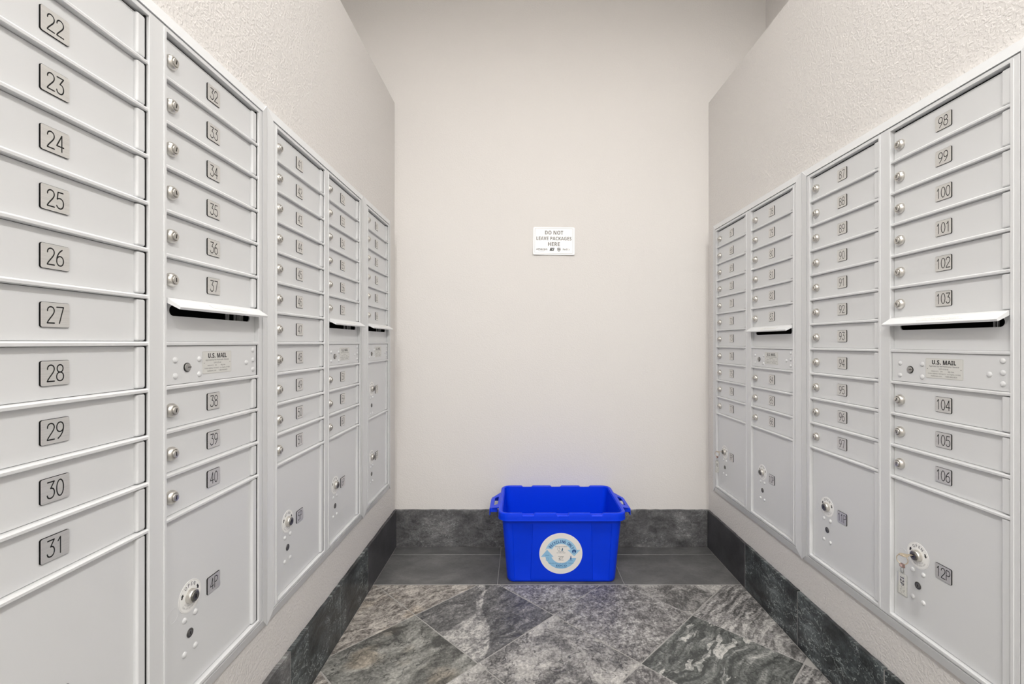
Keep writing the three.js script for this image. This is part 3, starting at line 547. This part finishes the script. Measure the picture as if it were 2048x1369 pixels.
const stickerTex = canvasTex(512, 512, (c) => {
  c.fillStyle = '#e9e6e2'; c.fillRect(0, 0, 512, 512);
  c.translate(256, 256); c.scale(1.2, 1.2); c.translate(-258, -256);
  const X = 260, Y = 256, R0 = 158, R1 = 100, blue = '#9cc9e6', blue2 = '#8fc0e2';
  // upper arrow
  c.fillStyle = blue; c.beginPath(); c.arc(X, Y, R0, Math.PI * 1.06, Math.PI * 1.95, false); c.lineTo(X + R1, Y - 16); c.arc(X, Y, R1, Math.PI * 1.95, Math.PI * 1.15, true); c.lineTo(X - 142, Y - 52); c.closePath(); c.fill();
  c.beginPath(); c.moveTo(X + 62, Y - 38); c.lineTo(X + 190, Y - 38); c.lineTo(X + 130, Y + 28); c.closePath(); c.fill();
  // lower arrow
  c.fillStyle = blue2; c.beginPath(); c.arc(X, Y, R0, Math.PI * 0.10, Math.PI * 0.95, false); c.lineTo(X - R1, Y + 10); c.arc(X, Y, R1, Math.PI * 0.95, Math.PI * 0.16, true); c.lineTo(X + 130, Y + 46); c.closePath(); c.fill();
  c.beginPath(); c.moveTo(X - 198, Y + 34); c.lineTo(X - 74, Y + 34); c.lineTo(X - 138, Y - 40); c.closePath(); c.fill();
  c.fillStyle = '#0d3f86'; c.textAlign = 'center'; c.textBaseline = 'middle'; c.font = 'bold 40px sans-serif';
  const txt = 'RECYCLING ONLY'; [...txt].forEach((ch, i) => { const a = -Math.PI / 2 - 0.98 + i * 0.158; c.save(); c.translate(X + 128 * Math.cos(a), Y + 4 + 128 * Math.sin(a)); c.rotate(a + Math.PI / 2); c.scale(0.8, 1); c.fillText(ch, 0, 0); c.restore(); });
  c.font = '12px sans-serif'; c.fillStyle = '#38424c';
  c.fillText('Mixed Paper & Cardboard', X, Y - 72, 120); c.fillText('Newspaper', X, Y - 22, 60); c.fillText('and Office Paper', X, Y - 8, 88); c.fillText('Aluminum', X, Y + 30, 56); c.fillText('and tin cans', X, Y + 68, 48);
  // small pictures: bottle, jug, paper, can
  c.strokeStyle = '#4b5a66'; c.lineWidth = 2; c.beginPath(); c.arc(X - 22, Y - 46, 14, 0.4, 5.6); c.stroke(); c.beginPath(); c.moveTo(X - 20, Y - 60); c.lineTo(X - 8, Y - 40); c.stroke();
  c.fillStyle = '#2d5f7f'; c.beginPath(); c.moveTo(X + 2, Y - 30); c.lineTo(X + 12, Y - 58); c.lineTo(X + 18, Y - 58); c.lineTo(X + 18, Y - 30); c.fill();
  c.strokeStyle = '#222'; c.beginPath(); c.ellipse(X, Y + 48, 22, 8, -0.5, 0, 7); c.stroke(); c.beginPath(); c.ellipse(X - 14, Y + 54, 6, 8, -0.5, 0, 7); c.stroke();
  c.fillStyle = '#0d3f86'; c.fillRect(X + 92, Y + 36, 10, 28); c.fillRect(X + 94, Y + 24, 6, 14);
  c.beginPath(); c.arc(X + 128, Y - 22, 20, 0, 7); c.fill(); c.fillStyle = blue; c.fillRect(X + 118, Y - 28, 18, 5); c.fillRect(X + 120, Y - 16, 16, 9);
  c.strokeStyle = '#6fa6cb'; c.lineWidth = 3; c.strokeRect(X - 148, Y + 46, 22, 26);
  c.fillStyle = '#12508f'; c.font = '13px sans-serif'; c.fillText('GLASS', X - 136, Y + 20, 36); c.fillText('PLASTIC', X + 96, Y + 74, 40);
  c.font = '14px sans-serif'; c.fillText('Please keep lids off · No food waste · Thank you', X, Y + 100, 250);
  c.save(); c.translate(X + 4, Y + 126); c.scale(1.5, 1); c.font = 'bold 27px sans-serif'; c.fillText('EDCO', 0, 0); c.restore();
  c.font = '12px sans-serif'; c.fillStyle = '#3c79a8'; c.fillText('Waste & Recycling Services', X, Y + 146, 110);
});
{
  const g = plain(new THREE.CylinderGeometry(0.1035, 0.1035, 0.0006, 64)); g.rotateX(Math.PI / 2);
  const p = g.attributes.position, uv = g.attributes.uv; for (let i = 0; i < p.count; i++) uv.setXY(i, 0.5 + p.getX(i) / 0.208, 0.5 + p.getY(i) / 0.208);
  const st = mesh('sticker', g, new THREE.MeshStandardMaterial({ map: stickerTex, roughness: 0.45 }), bin);
  const hy = 0.148, tilt = Math.atan2(BT[1] - BB[1], BH); st.position.set(-0.005, hy, binHalf(hy)[1] + 0.0006); st.rotation.x = tilt;
  st.userData.label = 'round white sticker reading RECYCLING ONLY';
}

// ---------------------------------------------------------------- paper sign on the back wall
const signTex = canvasTex(1024, 700, (c) => {
  c.fillStyle = '#fbfbfb'; c.fillRect(0, 0, 1024, 700);
  c.strokeStyle = '#b5b4b2'; c.lineWidth = 6; c.beginPath(); c.roundRect(44, 34, 936, 630, 26); c.stroke();
  c.fillStyle = '#6a6661'; c.textAlign = 'center'; c.textBaseline = 'alphabetic';
  c.font = 'bold 132px sans-serif'; c.fillText('DO NOT', 512, 186, 460);
  c.font = 'bold 122px sans-serif'; c.fillText('LEAVE PACKAGES', 512, 328, 880);
  c.font = 'bold 132px sans-serif'; c.fillText('HERE', 512, 474, 310);
  c.fillStyle = '#2b2b2b'; c.font = 'bold 74px sans-serif'; c.textAlign = 'left'; c.fillText('amazon', 76, 580, 285);
  c.strokeStyle = '#2b2b2b'; c.lineWidth = 6; c.beginPath(); c.moveTo(130, 592); c.quadraticCurveTo(210, 622, 290, 594); c.stroke();
  // slanted postal mark
  c.fillStyle = '#3a3d3c'; c.beginPath(); c.moveTo(430, 520); c.lineTo(530, 520); c.lineTo(508, 596); c.lineTo(408, 596); c.fill();
  c.fillStyle = '#f2f2f2'; c.beginPath(); c.moveTo(432, 548); c.lineTo(498, 544); c.lineTo(520, 534); c.lineTo(470, 584); c.lineTo(478, 560); c.fill();
  // shield mark
  c.fillStyle = '#6c6966'; c.beginPath(); c.moveTo(596, 526); c.quadraticCurveTo(638, 506, 680, 526); c.lineTo(678, 576); c.quadraticCurveTo(666, 604, 638, 616); c.quadraticCurveTo(606, 602, 598, 576); c.fill();
  c.strokeStyle = '#efefef'; c.lineWidth = 8; c.beginPath(); c.moveTo(600, 556); c.quadraticCurveTo(640, 532, 680, 534); c.stroke();
  c.fillStyle = '#efefef'; c.font = 'bold 40px sans-serif'; c.textAlign = 'center'; c.fillText('ups', 638, 590, 58);
  c.textAlign = 'left'; c.fillStyle = '#2e2e2e'; c.font = 'bold 64px sans-serif'; c.fillText('Fed', 730, 580, 108); c.fillStyle = '#a6a4a2'; c.fillText('Ex', 840, 580, 72);
});
{
  const w = 0.2365, h = 0.159, g = new THREE.BoxGeometry(w, h, 0.0012, 28, 18, 1), p = g.attributes.position, n = g.attributes.normal, uv = g.attributes.uv;
  for (let i = 0; i < p.count; i++) {
    const front = n.getZ(i) > 0.5; if (!front) uv.setXY(i, 0.01, 0.01);
    let x = p.getX(i), y = p.getY(i), z = p.getZ(i); const a = x / (w / 2), b = -y / (h / 2);
    // rounded corners
    const r = 0.006, ox = Math.max(0, Math.abs(x) - (w / 2 - r)), oy = Math.max(0, Math.abs(y) - (h / 2 - r)), L = Math.hypot(ox, oy);
    if (ox > 0 && oy > 0 && L > r) { x = Math.sign(x) * (w / 2 - r + ox * r / L); y = Math.sign(y) * (h / 2 - r + oy * r / L); }
    z += 0.010 * sstep(0.1, 1.15, b) * (0.35 + 0.65 * a * a);
    p.setXYZ(i, x, y, z);
  }
  g.computeVertexNormals();
  const sg = mesh('paper_sign', g, new THREE.MeshStandardMaterial({ map: signTex, roughness: 0.5 }), scene);
  sg.position.set(0.1845, EYE + 0.580, -D + 0.0012); sg.rotation.z = -0.012;
  sg.userData = { label: 'white sign on the back wall reading DO NOT LEAVE PACKAGES HERE', category: 'sign' };
}

// ---------------------------------------------------------------- keys left in two parcel locks
const brass = new THREE.MeshStandardMaterial({ color: new THREE.Color(0.66, 0.56, 0.42), roughness: 0.35, metalness: 0.85 });
const clearPlastic = new THREE.MeshPhysicalMaterial({ color: 0xf6f6f4, roughness: 0.12, transmission: 1, thickness: 0 });
const crimpMat = new THREE.MeshStandardMaterial({ color: new THREE.Color(0.20, 0.13, 0.115), roughness: 0.5 });
const crimpLight = new THREE.MeshStandardMaterial({ color: new THREE.Color(0.66, 0.48, 0.45), roughness: 0.4 });
function tagTex(text, seed) {
  return canvasTex(128, 288, (c) => {
    c.fillStyle = '#f3f3ef'; c.fillRect(0, 0, 128, 288); c.strokeStyle = '#8d8d88'; c.lineWidth = 2; for (let k = 0; k < 4; k++) { c.beginPath(); c.moveTo(30 + k * 24, 14); c.lineTo(30 + k * 24, 274); c.stroke(); }
    c.strokeStyle = '#c4c4be'; c.strokeRect(4, 4, 120, 280);
    c.save(); c.translate(64, 100); c.rotate(-Math.PI / 2 + Math.PI); c.fillStyle = '#101010'; c.font = 'bold 84px sans-serif'; c.textAlign = 'center'; c.textBaseline = 'middle'; c.fillText(text, 0, 4, 130); c.restore();
    c.strokeStyle = '#3c3c3c'; c.lineWidth = 3; let s = seed; const r = () => (s = (s * 16807) % 2147483647) / 2147483647;
    for (let k = 0; k < 26; k++) { const x = 28 + r() * 70, y = 176 + r() * 90; c.beginPath(); c.moveTo(x, y); c.lineTo(x + (r() - 0.5) * 22, y + (r() - 0.5) * 16); c.stroke(); }
  });
}
function keySet(label, text, seed, pos, turn, drop) {     // local z points out of the wall, origin at the key hole
  const t = thing('key_with_tag', label, 'key', null);
  // key: blade, shoulder and round bow, standing out of the lock with its flat side vertical
  const bow = new THREE.Shape(); bow.absellipse(0, 0, 0.0105, 0.0115, 0, Math.PI * 2, false); const hl = new THREE.Path(); hl.absellipse(0.004, 0, 0.003, 0.003, 0, Math.PI * 2, true); bow.holes.push(hl);
  const bg = extrude(bow, 0.0014, 0.0003, 12); bg.translate(0, 0, -0.0007); bg.rotateX(Math.PI / 2); bg.rotateY(-Math.PI / 2); bg.translate(0, 0, 0.0225);   // bow lies level
  const key = mesh('key', merge([bg, rbox(0.0065, 0.0018, 0.014, 0.0006, 0, 0, 0.0065, 1)]), brass, t);
  const ring = new THREE.TorusGeometry(0.0125, 0.0011, 8, 32); ring.rotateY(0.55); ring.translate(0, -0.0115, 0.0265); mesh('key_ring', ring, brass, t);
  const cr = mesh('clasp', merge([rbox(0.0135, 0.0105, 0.006, 0.002, 0, -0.0275, 0.0265, 2)]), crimpMat, t);
  mesh('clasp_face', rbox(0.0075, 0.006, 0.0015, 0.0006, 0, -0.0275, 0.0296, 1), crimpLight, cr);
  const lnk = new THREE.TorusGeometry(0.0065, 0.0008, 6, 24); lnk.scale(0.7, 1.2, 1); lnk.translate(0, -0.0395, 0.0265); mesh('link', lnk, new THREE.MeshStandardMaterial({ color: 0x8d8d8a, roughness: 0.3, metalness: 0.8 }), t);
  const o = roundRect(0.0305, 0.060, 0.003, 0, -0.078); const ear = roundRect(0.012, 0.010, 0.004, 0, -0.0455);
  const cg = extrude(o, 0.0012, 0.0004, 5); cg.translate(0, 0, 0.0243); const cg2 = cg.clone(); cg2.translate(0, 0, 0.0026); const eg = extrude(ear, 0.003, 0.0004, 5); eg.translate(0, 0, 0.0250);
  mesh('tag_case', merge([cg, cg2, eg]), clearPlastic, t);
  const pg = faceUV(plain(box(0.0255, 0.055, 0.0008)), 0.0255, 0.055); pg.translate(0, -0.077, 0.0262); mesh('paper_insert', pg, new THREE.MeshStandardMaterial({ map: tagTex(text, seed), roughness: 0.6 }), t);
  t.position.set(...pos); t.rotation.y = turn; return t;
}
const lockAt = (u, colIdx, pitch, dcols) => { };
{
  const yLock = EYE + RD + (TOP - 11 * U + BOT) / 2 + 0.006;
  const zOf = (dc, off) => -dc + off - W / 2 + 0.079;      // right wall: local x runs towards the camera
  keySet('brass key with ring and white tag in the lock of parcel door 12P', '12P', 77, [FR - REC - 0.0158, yLock, zOf(1.3252, 0.3635 / 2)], -Math.PI / 2);
  keySet('key with a hanging white tag in the lock of parcel door 9P', '9P', 91, [FR - REC - 0.0158, yLock, zOf(2.1193, -0.372 / 2)], -Math.PI / 2 + 0.10);
}

renderer.render(scene, camera);
